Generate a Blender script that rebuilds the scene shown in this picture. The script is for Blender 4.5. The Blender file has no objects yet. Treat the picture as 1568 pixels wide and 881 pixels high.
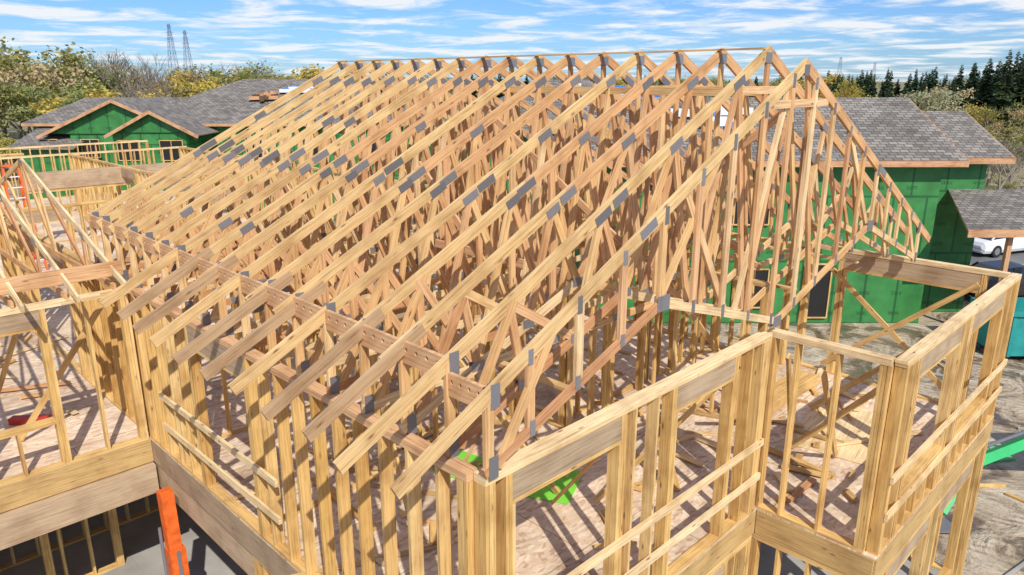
import bpy, math, random
from mathutils import Vector as V
random.seed(7)
R=random.random
def U(a,b): return a+(b-a)*R()
S=3.05; SQ=math.sqrt(2)
def L(r,f,z=0.0): return V(((f+r)/SQ,(f-r)/SQ,z))
COL=bpy.context.scene.collection

# ---------------------------------------------------------------- materials
def newmat(name):
    m=bpy.data.materials.new(name); m.use_nodes=True
    nt=m.node_tree; b=nt.nodes['Principled BSDF']
    return m,nt,b
def N(nt,t,**k):
    n=nt.nodes.new(t)
    for a,v in k.items(): setattr(n,a,v)
    return n
def ramp(nt,stops,interp='LINEAR'):
    n=nt.nodes.new('ShaderNodeValToRGB'); cr=n.color_ramp; cr.interpolation=interp
    while len(cr.elements)<len(stops): cr.elements.new(0.5)
    for e,(p,c) in zip(cr.elements,stops):
        e.position=p; e.color=(c[0],c[1],c[2],1) if not isinstance(c,(int,float)) else (c,c,c,1)
    return n
def mix(nt,typ,fac,a,b):
    n=nt.nodes.new('ShaderNodeMix'); n.data_type='RGBA'; n.blend_type=typ
    for sock,val in ((n.inputs[0],fac),(n.inputs[6],a),(n.inputs[7],b)):
        if hasattr(val,'is_linked') or hasattr(val,'links'): nt.links.new(val,sock)
        elif isinstance(val,(int,float)): sock.default_value=val
        else: sock.default_value=(val[0],val[1],val[2],1)
    return n.outputs[2]
def math_(nt,op,a,b=None,c=None):
    n=nt.nodes.new('ShaderNodeMath'); n.operation=op
    for i,val in enumerate((a,b,c)):
        if val is None: continue
        if hasattr(val,'links'): nt.links.new(val,n.inputs[i])
        else: n.inputs[i].default_value=val
    return n.outputs[0]

def wood(name,cols,rough=.75,knots=True,gray=0.0):
    m,nt,b=newmat(name); lk=nt.links.new
    g=N(nt,'ShaderNodeNewGeometry'); tc=N(nt,'ShaderNodeTexCoord')
    rp=g.outputs['Random Per Island']
    base=ramp(nt,[(i/(len(cols)-1),c) for i,c in enumerate(cols)]); lk(rp,base.inputs[0])
    mp=N(nt,'ShaderNodeMapping'); lk(tc.outputs['UV'],mp.inputs[0]); mp.inputs['Scale'].default_value=(1.1,30,1)
    no=N(nt,'ShaderNodeTexNoise',noise_dimensions='4D'); lk(mp.outputs[0],no.inputs['Vector'])
    no.inputs['Scale'].default_value=1.6; no.inputs['Detail'].default_value=6; no.inputs['Roughness'].default_value=.65; no.inputs['Distortion'].default_value=.5
    w=math_(nt,'MULTIPLY',rp,73.0); lk(w,no.inputs['W'])
    gr=ramp(nt,[(.28,(.48,.38,.30)),(.46,(.90,.84,.78)),(.56,(1.03,1.02,1.0)),(.74,(1.14,1.17,1.20))]); lk(no.outputs['Fac'],gr.inputs[0])
    c=mix(nt,'MULTIPLY',1.0,base.outputs[0],gr.outputs[0])
    n2=N(nt,'ShaderNodeTexNoise'); lk(tc.outputs['Object'],n2.inputs['Vector']); n2.inputs['Scale'].default_value=2.1; n2.inputs['Detail'].default_value=4
    bl=ramp(nt,[(.32,(.72,.65,.60)),(.52,(1.0,1.0,1.0)),(.7,(1.08,1.08,1.08))]); lk(n2.outputs['Fac'],bl.inputs[0])
    c=mix(nt,'MULTIPLY',.9,c,bl.outputs[0])
    if knots:
        mk=N(nt,'ShaderNodeMapping'); lk(tc.outputs['UV'],mk.inputs[0]); mk.inputs['Scale'].default_value=(2.6,9,1)
        vo=N(nt,'ShaderNodeTexVoronoi'); lk(mk.outputs[0],vo.inputs['Vector']); vo.inputs['Scale'].default_value=1.0
        kr=ramp(nt,[(.05,.9),(.10,.35),(.16,0)]); lk(vo.outputs['Distance'],kr.inputs[0])
        c=mix(nt,'MIX',kr.outputs[0],c,(.16,.075,.03))
    if gray>0: c=mix(nt,'MIX',gray,c,(.33,.30,.26))
    lk(c,b.inputs['Base Color']); b.inputs['Roughness'].default_value=rough
    b.inputs['Specular IOR Level'].default_value=.25
    bp=N(nt,'ShaderNodeBump'); bp.inputs['Strength'].default_value=.3; bp.inputs['Distance'].default_value=.004
    lk(no.outputs['Fac'],bp.inputs['Height']); lk(bp.outputs[0],b.inputs['Normal'])
    return m
M_STUD=wood('stud_wood',[(.62,.39,.13),(.74,.50,.20),(.64,.40,.14),(.80,.59,.28),(.56,.33,.11),(.70,.47,.18),(.77,.54,.23)])
M_TRUSS=wood('truss_wood',[(.64,.37,.18),(.76,.52,.24),(.56,.30,.15),(.82,.62,.33),(.68,.40,.21),(.76,.56,.27),(.50,.26,.13),(.82,.65,.38),(.66,.38,.20),(.72,.48,.22)])
M_PINK=wood('block_wood',[(.60,.34,.18),(.68,.42,.23),(.72,.46,.25)])
M_PALE=wood('plate_wood',[(.80,.62,.35),(.85,.69,.42),(.76,.55,.28)])
M_LVL=wood('lvl_wood',[(.46,.34,.21),(.56,.42,.27),(.42,.31,.19)],knots=False,gray=.15)
M_RIM=wood('rim_wood',[(.52,.34,.13),(.62,.43,.18)],gray=.08)
M_GREYW=wood('weathered_wood',[(.40,.29,.18),(.46,.33,.20)],gray=.2)
M_TAIL=wood('weathered_tail_wood',[(.50,.34,.17),(.40,.28,.16),(.58,.38,.20),(.44,.32,.19)],gray=.12)
M_FASC=wood('fascia_wood',[(.62,.38,.22),(.60,.34,.19)])

def steel():
    m,nt,b=newmat('galvanised_plate'); lk=nt.links.new
    tc=N(nt,'ShaderNodeTexCoord'); mp=N(nt,'ShaderNodeMapping'); lk(tc.outputs['UV'],mp.inputs[0]); mp.inputs['Scale'].default_value=(50,50,50)
    br=N(nt,'ShaderNodeTexBrick'); lk(mp.outputs[0],br.inputs['Vector']); br.inputs['Scale'].default_value=1
    br.inputs['Color1'].default_value=(.48,.50,.53,1); br.inputs['Color2'].default_value=(.66,.68,.70,1); br.inputs['Mortar'].default_value=(.24,.24,.26,1); br.inputs['Mortar Size'].default_value=.12
    g=N(nt,'ShaderNodeNewGeometry'); rr=ramp(nt,[(0,.7),(1,1.12)]); lk(g.outputs['Random Per Island'],rr.inputs[0])
    c=mix(nt,'MULTIPLY',1,br.outputs[0],rr.outputs[0])
    lk(c,b.inputs['Base Color']); b.inputs['Metallic'].default_value=.3; b.inputs['Roughness'].default_value=.38
    return m
M_STEEL=steel()
def plain(name,col,rough=.6,metal=0,var=.15,scale=3,alpha=1):
    m,nt,b=newmat(name); lk=nt.links.new
    tc=N(nt,'ShaderNodeTexCoord'); n=N(nt,'ShaderNodeTexNoise'); lk(tc.outputs['Object'],n.inputs['Vector']); n.inputs['Scale'].default_value=scale; n.inputs['Detail'].default_value=4
    r=ramp(nt,[(.3,tuple(x*(1-var) for x in col)),(.7,tuple(min(1,x*(1+var)) for x in col))]); lk(n.outputs['Fac'],r.inputs[0])
    lk(r.outputs[0],b.inputs['Base Color']); b.inputs['Roughness'].default_value=rough; b.inputs['Metallic'].default_value=metal
    return m
M_DARK=plain('dark_opening',(.012,.012,.011),.6)
M_ORANGE=plain('orange_paint',(.78,.14,.02),.5,var=.25,scale=9)
M_GREENP=plain('green_paint',(.02,.42,.12),.4)
M_BRIGHTG=plain('bright_green_sheathing',(.20,.66,.06),.5,var=.1)
M_WHITE=plain('white_paint',(.78,.78,.78),.3,var=.03)
M_CARD=plain('dark_car_paint',(.03,.03,.035),.25)
M_GLASS=plain('car_glass',(.02,.025,.03),.08)
M_TYRE=plain('rubber',(.015,.015,.015),.8)
M_TEAL=plain('teal_paint',(.02,.28,.26),.5)
M_MAT=plain('green_turf_mat',(.16,.42,.18),.8)
M_CONC=plain('concrete',(.38,.36,.33),.85,var=.2,scale=1.2)
M_BLUE=plain('blue_wrap',(.05,.18,.6),.4)
M_BROWN=plain('brown_wrap',(.12,.06,.03),.7)
M_RED=plain('red_paint',(.5,.03,.02),.5)
M_TOWER=plain('tower_steel',(.16,.22,.34),.6)
M_SKIN=plain('skin',(.45,.25,.17),.6); M_JEANS=plain('jeans',(.05,.07,.13),.8); M_VEST=plain('hi_vis',(.35,.85,.05),.6)

def osb():
    m,nt,b=newmat('osb_floor'); lk=nt.links.new
    tc=N(nt,'ShaderNodeTexCoord')
    nz=N(nt,'ShaderNodeTexNoise'); lk(tc.outputs['Object'],nz.inputs['Vector']); nz.inputs['Scale'].default_value=6
    vm=N(nt,'ShaderNodeVectorMath',operation='ADD'); lk(tc.outputs['Object'],vm.inputs[0])
    vs=N(nt,'ShaderNodeVectorMath',operation='SCALE'); lk(nz.outputs['Color'],vs.inputs[0]); vs.inputs['Scale'].default_value=.09; lk(vs.outputs[0],vm.inputs[1])
    mp=N(nt,'ShaderNodeMapping'); lk(vm.outputs[0],mp.inputs[0]); mp.inputs['Scale'].default_value=(11,24,1); mp.inputs['Rotation'].default_value=(0,0,.3)
    vo=N(nt,'ShaderNodeTexVoronoi'); lk(mp.outputs[0],vo.inputs['Vector']); vo.inputs['Scale'].default_value=1.0
    sp=N(nt,'ShaderNodeSeparateColor'); lk(vo.outputs['Color'],sp.inputs[0])
    r=ramp(nt,[(0,(.54,.37,.24)),(.2,(.68,.52,.37)),(.7,(.75,.60,.44)),(1,(.86,.73,.57))]); lk(sp.outputs[0],r.inputs[0])
    br=N(nt,'ShaderNodeTexBrick'); lk(tc.outputs['Object'],br.inputs['Vector']); br.inputs['Scale'].default_value=1
    br.inputs['Brick Width'].default_value=2.44; br.inputs['Row Height'].default_value=1.22; br.inputs['Mortar Size'].default_value=.006
    br.inputs['Color1'].default_value=(1,1,1,1); br.inputs['Color2'].default_value=(.90,.88,.86,1); br.inputs['Mortar'].default_value=(.4,.33,.25,1)
    c=mix(nt,'MULTIPLY',1,r.outputs[0],br.outputs[0])
    n2=N(nt,'ShaderNodeTexNoise'); lk(tc.outputs['Object'],n2.inputs['Vector']); n2.inputs['Scale'].default_value=.8; n2.inputs['Detail'].default_value=8; n2.inputs['Roughness'].default_value=.62
    r2=ramp(nt,[(.30,(.55,.50,.46)),(.44,(.88,.86,.84)),(.60,(1.08,1.07,1.06))]); lk(n2.outputs['Fac'],r2.inputs[0])
    c=mix(nt,'MULTIPLY',1,c,r2.outputs[0])
    lk(c,b.inputs['Base Color']); b.inputs['Roughness'].default_value=.85
    return m
M_OSB=osb()
def zipm():
    m,nt,b=newmat('green_sheathing'); lk=nt.links.new
    tc=N(nt,'ShaderNodeTexCoord')
    br=N(nt,'ShaderNodeTexBrick'); lk(tc.outputs['UV'],br.inputs['Vector']); br.inputs['Scale'].default_value=1
    br.inputs['Brick Width'].default_value=1.22; br.inputs['Row Height'].default_value=2.44; br.inputs['Mortar Size'].default_value=.045
    br.inputs['Color1'].default_value=(.034,.19,.045,1); br.inputs['Color2'].default_value=(.046,.23,.06,1); br.inputs['Mortar'].default_value=(.015,.11,.03,1)
    n=N(nt,'ShaderNodeTexNoise'); lk(tc.outputs['UV'],n.inputs['Vector']); n.inputs['Scale'].default_value=1.5; n.inputs['Detail'].default_value=5
    r=ramp(nt,[(.3,.75),(.7,1.25)]); lk(n.outputs['Fac'],r.inputs[0])
    c=mix(nt,'MULTIPLY',1,br.outputs[0],r.outputs[0])
    sx=N(nt,'ShaderNodeSeparateXYZ'); lk(tc.outputs['UV'],sx.inputs[0])
    fu=math_(nt,'FRACT',math_(nt,'DIVIDE',sx.outputs[0],1.22)); fv=math_(nt,'FRACT',math_(nt,'DIVIDE',sx.outputs[1],.8))
    a=math_(nt,'COMPARE',fu,.5,.17); d=math_(nt,'COMPARE',fv,.5,.09)
    n3=N(nt,'ShaderNodeTexNoise'); lk(tc.outputs['UV'],n3.inputs['Vector']); n3.inputs['Scale'].default_value=26; n3.inputs['Detail'].default_value=0
    k=math_(nt,'GREATER_THAN',n3.outputs['Fac'],.5)
    msk=math_(nt,'MULTIPLY',math_(nt,'MULTIPLY',a,d),math_(nt,'MULTIPLY',k,.8))
    c=mix(nt,'MIX',msk,c,(.008,.045,.012))
    lk(c,b.inputs['Base Color']); b.inputs['Roughness'].default_value=.55
    return m
M_ZIP=zipm()
def shingle():
    m,nt,b=newmat('roof_shingles'); lk=nt.links.new
    tc=N(nt,'ShaderNodeTexCoord')
    br=N(nt,'ShaderNodeTexBrick'); lk(tc.outputs['UV'],br.inputs['Vector']); br.inputs['Scale'].default_value=1
    br.inputs['Brick Width'].default_value=.33; br.inputs['Row Height'].default_value=.20; br.inputs['Mortar Size'].default_value=.018
    br.inputs['Color1'].default_value=(.14,.125,.11,1); br.inputs['Color2'].default_value=(.29,.26,.225,1); br.inputs['Mortar'].default_value=(.06,.055,.05,1)
    n=N(nt,'ShaderNodeTexNoise'); lk(tc.outputs['UV'],n.inputs['Vector']); n.inputs['Scale'].default_value=.6; n.inputs['Detail'].default_value=6
    r=ramp(nt,[(.3,.8),(.7,1.25)]); lk(n.outputs['Fac'],r.inputs[0])
    c=mix(nt,'MULTIPLY',1,br.outputs[0],r.outputs[0])
    lk(c,b.inputs['Base Color']); b.inputs['Roughness'].default_value=.9
    return m
M_SHIN=shingle()
def leafm(name,c1,c2,c3):
    m,nt,b=newmat(name); lk=nt.links.new
    g=N(nt,'ShaderNodeNewGeometry'); tc=N(nt,'ShaderNodeTexCoord')
    n=N(nt,'ShaderNodeTexNoise'); lk(tc.outputs['Object'],n.inputs['Vector']); n.inputs['Scale'].default_value=.7; n.inputs['Detail'].default_value=2
    f=math_(nt,'ADD',math_(nt,'MULTIPLY',g.outputs['Random Per Island'],.5),math_(nt,'MULTIPLY',n.outputs['Fac'],.5))
    r=ramp(nt,[(.25,c1),(.5,c2),(.78,c3)]); lk(f,r.inputs[0])
    oi=N(nt,'ShaderNodeObjectInfo'); r2=ramp(nt,[(0,(.75,.9,.8)),(.5,(1,1,1)),(1,(1.2,1.05,.9))]); lk(oi.outputs['Random'],r2.inputs[0])
    c=mix(nt,'MULTIPLY',1,r.outputs[0],r2.outputs[0])
    lk(c,b.inputs['Base Color']); b.inputs['Roughness'].default_value=.7
    tr=N(nt,'ShaderNodeBsdfTranslucent'); lk(c,tr.inputs[0]); ms=N(nt,'ShaderNodeMixShader'); ms.inputs[0].default_value=.4
    lk(b.outputs[0],ms.inputs[1]); lk(tr.outputs[0],ms.inputs[2]); lk(ms.outputs[0],nt.nodes['Material Output'].inputs[0])
    return m
M_LEAFY=leafm('spring_leaves',(.30,.26,.05),(.56,.47,.10),(.68,.58,.18))
M_LEAFG=leafm('green_leaves',(.17,.19,.06),(.31,.32,.10),(.44,.42,.17))
M_LEAFP=leafm('pale_leaves',(.34,.28,.16),(.50,.43,.25),(.60,.53,.33))
M_CONI=leafm('conifer_needles',(.03,.06,.03),(.065,.11,.05),(.12,.18,.08))
M_BARK=plain('bark',(.24,.20,.155),.9,var=.3,scale=6)

def groundm():
    m,nt,b=newmat('site_mud'); lk=nt.links.new
    tc=N(nt,'ShaderNodeTexCoord')
    n=N(nt,'ShaderNodeTexNoise'); lk(tc.outputs['Object'],n.inputs['Vector']); n.inputs['Scale'].default_value=.7; n.inputs['Detail'].default_value=9; n.inputs['Roughness'].default_value=.60; n.inputs['Distortion'].default_value=1.0
    r=ramp(nt,[(.34,(.11,.08,.05)),(.45,(.22,.16,.11)),(.50,(.42,.33,.23)),(.72,(.62,.52,.39))]); lk(n.outputs['Fac'],r.inputs[0])
    rr=ramp(nt,[(.40,.08),(.47,.9)]); lk(n.outputs['Fac'],rr.inputs[0])
    g=N(nt,'ShaderNodeVectorMath',operation='LENGTH'); lk(tc.outputs['Object'],g.inputs[0])
    fr=N(nt,'ShaderNodeMapRange'); lk(g.outputs['Value'],fr.inputs[0]); fr.inputs[1].default_value=60; fr.inputs[2].default_value=95
    n2=N(nt,'ShaderNodeTexNoise'); lk(tc.outputs['Object'],n2.inputs['Vector']); n2.inputs['Scale'].default_value=.06; n2.inputs['Detail'].default_value=8
    r2=ramp(nt,[(.35,(.16,.16,.07)),(.6,(.28,.25,.13)),(.75,(.36,.32,.20))]); lk(n2.outputs['Fac'],r2.inputs[0])
    c=mix(nt,'MIX',fr.outputs[0],r.outputs[0],r2.outputs[0])
    lk(c,b.inputs['Base Color'])
    ro=math_(nt,'MAXIMUM',rr.outputs[0],fr.outputs[0]); lk(ro,b.inputs['Roughness'])
    wv=N(nt,'ShaderNodeTexWave'); lk(tc.outputs['Object'],wv.inputs['Vector']); wv.inputs['Scale'].default_value=1.1; wv.inputs['Distortion'].default_value=9; wv.inputs['Detail'].default_value=4
    h=math_(nt,'MAXIMUM',math_(nt,'ADD',n.outputs['Fac'],math_(nt,'MULTIPLY',wv.outputs['Fac'],.10)),.47)
    bp=N(nt,'ShaderNodeBump'); bp.inputs['Distance'].default_value=.4; bp.inputs['Strength'].default_value=.9; lk(h,bp.inputs['Height']); lk(bp.outputs[0],b.inputs['Normal'])
    return m
M_GROUND=groundm()
M_ASPH=plain('asphalt',(.16,.16,.16),.8,var=.2,scale=.4)

# ---------------------------------------------------------------- mesh builder
class MB:
    def __init__(s,mats): s.v=[];s.f=[];s.uv=[];s.mi=[];s.mats=mats
    def idx(s,m):
        if m not in s.mats: s.mats.append(m)
        return s.mats.index(m)
    def board(s,p1,p2,a,b,side=(0,0,1),mat=None,j=.0012):
        p1=V(p1);p2=V(p2); d=p2-p1; Ln=d.length
        if Ln<1e-4: return
        d/=Ln; sd=V(side); sd=sd-d*sd.dot(d)
        if sd.length<1e-3: sd=V((1,0,0))-d*d.x
        sd.normalize(); t=d.cross(sd)
        a+=U(-j,j); b+=U(-j,j)
        base=len(s.v)
        for p in (p1,p2):
            for (x,y) in ((-1,-1),(1,-1),(1,1),(-1,1)):
                s.v.append(p+sd*(x*a/2)+t*(y*b/2))
        u0=U(0,40); vv=U(0,20); mi=s.idx(mat) if mat else 0
        for k in range(4):
            k1=(k+1)%4; w=a if k%2==0 else b
            s.f.append((base+k,base+k1,base+4+k1,base+4+k))
            s.uv+=[(u0,vv),(u0,vv+w),(u0+Ln,vv+w),(u0+Ln,vv)]; vv+=w; s.mi.append(mi)
        s.f.append((base+3,base+2,base+1,base)); s.uv+=[(u0,vv+b),(u0+.01,vv+b),(u0+.01,vv),(u0,vv)]; s.mi.append(mi)
        s.f.append((base+4,base+5,base+6,base+7)); s.uv+=[(u0,vv),(u0+.01,vv),(u0+.01,vv+b),(u0,vv+b)]; s.mi.append(mi)
    def box(s,x0,x1,y0,y1,z0,z1,mat=None):
        s.board((x0,(y0+y1)/2,(z0+z1)/2),(x1,(y0+y1)/2,(z0+z1)/2),y1-y0,z1-z0,(0,1,0),mat,j=0)
    def poly(s,pts,mat=None,uvs=None):
        pts=[V(p) for p in pts]; b=len(s.v); s.v+=pts; s.f.append(tuple(range(b,b+len(pts))))
        if uvs is None:
            e=(pts[1]-pts[0]).normalized(); n=None
            for k in range(2,len(pts)):
                n=(pts[1]-pts[0]).cross(pts[k]-pts[0])
                if n.length>1e-6: break
            n.normalize(); t=n.cross(e)
            uvs=[((p-pts[0]).dot(e),(p-pts[0]).dot(t)) for p in pts]
        s.uv+=uvs; s.mi.append(s.idx(mat) if mat else 0)
    def slab(s,pts,th,mat=None,edge=None):
        pts=[V(p) for p in pts]; n=(pts[1]-pts[0]).cross(pts[2]-pts[0]).normalized()
        lo=[p-n*th for p in pts]; s.poly(pts,mat); s.poly(list(reversed(lo)),edge or mat)
        for i in range(len(pts)):
            k=(i+1)%len(pts); s.poly([lo[i],lo[k],pts[k],pts[i]],edge or mat)
    def tube(s,p1,p2,r1,r2,n=6,mat=None,caps=False):
        p1=V(p1);p2=V(p2);d=(p2-p1); Ln=d.length
        if Ln<1e-5: return
        d/=Ln; a=d.orthogonal().normalized(); c=d.cross(a); b=len(s.v)
        for p,r in ((p1,r1),(p2,r2)):
            for k in range(n):
                t=2*math.pi*k/n; s.v.append(p+a*(math.cos(t)*r)+c*(math.sin(t)*r))
        mi=s.idx(mat) if mat else 0
        for k in range(n):
            k1=(k+1)%n; s.f.append((b+k,b+k1,b+n+k1,b+n+k)); s.uv+=[(0,k/n),(0,(k+1)/n),(Ln,(k+1)/n),(Ln,k/n)]; s.mi.append(mi)
        if caps:
            s.f.append(tuple(b+k for k in reversed(range(n)))); s.uv+=[(0,0)]*n; s.mi.append(mi)
            s.f.append(tuple(b+n+k for k in range(n))); s.uv+=[(0,0)]*n; s.mi.append(mi)
    def mesh(s,name):
        me=bpy.data.meshes.new(name); me.from_pydata([tuple(p) for p in s.v],[],s.f)
        uvl=me.uv_layers.new(name='UVMap'); uvl.data.foreach_set('uv',[c for q in s.uv for c in q])
        me.polygons.foreach_set('material_index',s.mi)
        for m in s.mats: me.materials.append(m)
        me.update(); return me
    def build(s,name,parent=None,smooth=False):
        me=s.mesh(name)
        if smooth: me.polygons.foreach_set('use_smooth',[True]*len(me.polygons))
        o=bpy.data.objects.new(name,me); COL.objects.link(o)
        if parent: o.parent=parent
        return o
def empty(name):
    o=bpy.data.objects.new(name,None); COL.objects.link(o); return o

# ---------------------------------------------------------------- key dimensions
ZF=3.42; ZP=5.95; X0=3.50; X1=13.95; Y0=3.87; XR=8.54; ZR=9.38; SL=.5
XC=8.55; YB=2.33; YL=11.75; NT=16; TY0=4.27; SP=.61

# ---------------------------------------------------------------- roof trusses
def truss(y,zr,kind,ltail=2.50,rtail=14.55,gable=False,name='roof_truss',scab=False):
    B=MB([M_TRUSS,M_STEEL]); C=.122; sd=(0,1,0)
    yj=y+U(-.018,.018)
    tz=lambda x: zr-SL*abs(x-XR)
    cosr=1/math.sqrt(1+SL*SL); off=C/2/cosr
    def chord(xa,xb,w=C):
        B.board((xa,yj+U(-.008,.008),tz(xa)-off),(xb,yj+U(-.003,.003),tz(xb)-off if abs(xb-XR)>.1 else zr+(.5*abs(xb-XR))-off),.038,w,sd)
    xs1=XR-2.9+U(-.1,.1); xs2=XR+2.9+U(-.1,.1)
    if scab:
        chord(3.30,xs1); B.board((ltail,yj-.041,tz(ltail)-off-.01),(3.75+U(-.1,.15),yj-.039,tz(3.75)-off-.01),.038,C,sd,M_TAIL)
    else: chord(ltail,xs1)
    e=.026
    B.board((xs1,yj,tz(xs1)-off),(XR+e,yj,zr+e*SL-off),.038,C,sd); B.board((xs2,yj,tz(xs2)-off),(XR-e,yj,zr+e*SL-off),.0372,C,sd)
    chord(rtail,xs2)
    zb=ZP+.05
    if kind=='flat':
        bz=lambda x: zb
        pl=[(X0-.02,zb),(6.2,zb),(10.3,zb),(13.75,zb)]
    else:
        pl=[(X0-.02,zb),(5.86,6.90),(8.45,6.10),(11.25,6.92),(13.75,zb)]
        def bz(x):
            for (a,za),(b,z2) in zip(pl,pl[1:]):
                if x<=b: return za+(z2-za)*(x-a)/(b-a)
            return zb
    for (a,za),(b,z2) in zip(pl,pl[1:]):
        B.board((a,yj,za),(b,yj,z2),.038,.09,sd)
    def plate(x,z,ang=0,w=.20,h=.095):
        c=math.cos(ang);s_=math.sin(ang); w*=U(.85,1.15); x+=U(-.02,.02)
        for q in (-1,1):
            yy=yj+q*.0225
            B.board((x-c*w/2,yy,z-s_*w/2),(x+c*w/2,yy,z+s_*w/2),.003,h,sd,M_STEEL,j=.0002)
    al=math.atan(SL)
    for hx,sg in ((X0+.03,1),(13.72,-1)):
        B.board((hx,yj,zb),(hx,yj,tz(hx)-off),.036,.09,sd)
        B.board((hx+sg*.1,yj,zb),(hx+sg*.75,yj,tz(hx+sg*.75)-off*1.2),.035,.09,sd)
        plate(hx+sg*.03,zb+.03,math.pi/2,.18,.1); plate(hx+sg*.05,tz(hx)-off*1.3,math.pi/2,.2,.1)
    if gable:
        x=X0+.5; k=0
        while x<13.5:
            if tz(x)-bz(x)>.3:
                B.board((x,yj,bz(x)),(x,yj,tz(x)-off*1.6),.0355,.09,sd)
                plate(x,tz(x)-off*1.6,math.pi/2,.15,.06); plate(x,bz(x)+.02,math.pi/2,.14,.06)
            x+=.61
        for (xa,xb) in ((5.86,6.9),(7.4,8.3),(9.4,8.7),(11.25,10.2),(7.2,6.2)):
            B.board((xa,yj+.037,bz(xa)),(xb,yj+.037,tz(xb)-off),.034,.09,sd)
        plate(5.86,6.9,0,.22,.16); plate(8.45,6.1,0,.22,.14); plate(11.25,6.92,0,.22,.16)
    else:
        nb=[X0+.75,4.95,6.2,7.4,XR,9.7,10.9,12.1,13.0]
        nt_=[4.2,5.45,6.65,7.9]; nt_=nt_+[2*XR-v for v in reversed(nt_)]
        if kind!='flat': nb=[4.4,5.1,5.86,7.1,8.45,9.9,11.25,12.1,13.0]
        for i in range(8):
            xt=nt_[i]+U(-.03,.03)
            for xb in (nb[i],nb[i+1]):
                B.board((xb,yj,bz(xb)),(xt,yj,tz(xt)-off),.036-.0015*R(),.085,sd)
            if i in (1,3,4,6) or R()<.3: plate(xt,tz(xt)-off*1.35,al if xt<XR else -al,.22,.095)
        for xb in nb: plate(xb,bz(xb)+.01,0,.18,.09)
        for xt in ((6.1,11.0) if kind=='flat' else (7.3,9.8)):
            B.board((xt+U(-.1,.1),yj,bz(xt)),(xt,yj,tz(xt)-off),.033,.085,sd)
        B.board((XR,yj,bz(XR)),(XR,yj,zr-.1),.032,.085,sd)
    if y<6: B.board((XR-.72,yj,zr-.5),(XR+.72,yj,zr-.5),.034,.09,sd)
    plate(XR,zr-.13,0,.13,.12); plate(xs1,tz(xs1)-off,al,.28,.095); plate(xs2,tz(xs2)-off,-al,.28,.095)
    return B.build(name)
truss(3.80,9.235,'W',ltail=2.62,rtail=14.42,gable=True,name='gable_end_truss')
for i in range(NT):
    y=TY0+SP*i
    truss(y,ZR,'W' if i<2 else 'flat',ltail=(2.5+U(-.04,.04) if i<10 else 3.45),scab=i in (1,2,4,5,7,8))

def brace(name,p1,p2,a=.038,b=.09,side=(0,0,1),mat=M_TRUSS):
    Bq=MB([mat]); Bq.board(p1,p2,a,b,side); return Bq.build(name)
B=MB([M_TRUSS]); B.board((XR-.10,TY0-.02,ZR-.03),(XR-.10,TY0+SP*15+.02,ZR-.03),.075,.02,(1,0,-.0)); B.build('ridge_tie_board')
brace('lateral_brace',(6.98,5.5,6.57),(6.98,10.7,6.57),.038,.12,(1,0,0),M_PINK)
brace('lateral_brace',(5.0,4.2,6.12),(5.0,9.0,6.12),.09,.038,(1,0,0))
brace('lateral_brace',(5.0,8.9,6.16),(5.0,13.4,6.16),.09,.038,(1,0,0))
brace('lateral_brace',(9.9,4.2,6.13),(9.9,13.4,6.13),.09,.038,(1,0,0))
brace('lateral_brace',(12.2,4.2,6.13),(12.2,13.4,6.13),.09,.038,(1,0,0))
brace('lateral_brace',(7.9,4.3,8.86),(7.9,8.0,8.86),.038,.09,(1,0,0))
brace('lateral_brace',(9.2,4.3,8.84),(9.2,10.0,8.84),.038,.09,(1,0,0))
for (xx,ya,za,yb,zb_) in ((7.6,4.4,6.2,8.2,8.6),(7.9,9.0,6.2,12.2,8.6),(10.4,5.0,6.2,8.5,8.2),(6.2,6.0,6.1,8.0,7.9),(6.0,10.0,6.1,12.0,7.8),(9.2,4.3,8.6,7.0,6.3)):
    brace('diagonal_truss_brace',(xx,ya,za),(xx,yb,zb_),.038,.09,(1,0,0),M_PINK)

def ventblock_mesh():
    B=MB([M_PINK]); Ln=.566;H=.20;T=.038;n=4;r=.021; w=Ln/n
    for c in range(n):
        cy=-Ln/2+w*(c+.5); ca=math.atan2(H,w)
        angs=sorted(set([round(k*math.pi/8,5) for k in range(16)]+[round(a%(2*math.pi),5) for a in (ca,math.pi-ca,math.pi+ca,-ca)]))
        outer=[];inner=[]
        for a in angs:
            dx,dz=math.cos(a),math.sin(a); k=min((w/2)/max(abs(dx),1e-9),(H/2)/max(abs(dz),1e-9))
            outer.append((cy+dx*k,dz*k)); inner.append((cy+dx*r,dz*r+.03))
        m=len(angs)
        for i in range(m):
            j=(i+1)%m
            for x,fl in ((-T/2,0),(T/2,1)):
                q=[outer[i],outer[j],inner[j],inner[i]]
                if not fl: q=q[::-1]
                B.poly([(x,a,b) for a,b in q],uvs=[(a,b) for a,b in q])
            B.poly([(-T/2,*inner[i]),(T/2,*inner[i]),(T/2,*inner[j]),(-T/2,*inner[j])])
    B.poly([(-T/2,-Ln/2,H/2),(T/2,-Ln/2,H/2),(T/2,Ln/2,H/2),(-T/2,Ln/2,H/2)])
    B.poly([(-T/2,-Ln/2,-H/2),(-T/2,Ln/2,-H/2),(T/2,Ln/2,-H/2),(T/2,-Ln/2,-H/2)])
    me=B.mesh('vent_block')
    import bmesh
    bm=bmesh.new(); bm.from_mesh(me); bmesh.ops.remove_doubles(bm,verts=bm.verts,dist=1e-4); bm.to_mesh(me); bm.free()
    return me
vb=ventblock_mesh(); vp=empty('vent_blocking')
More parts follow.
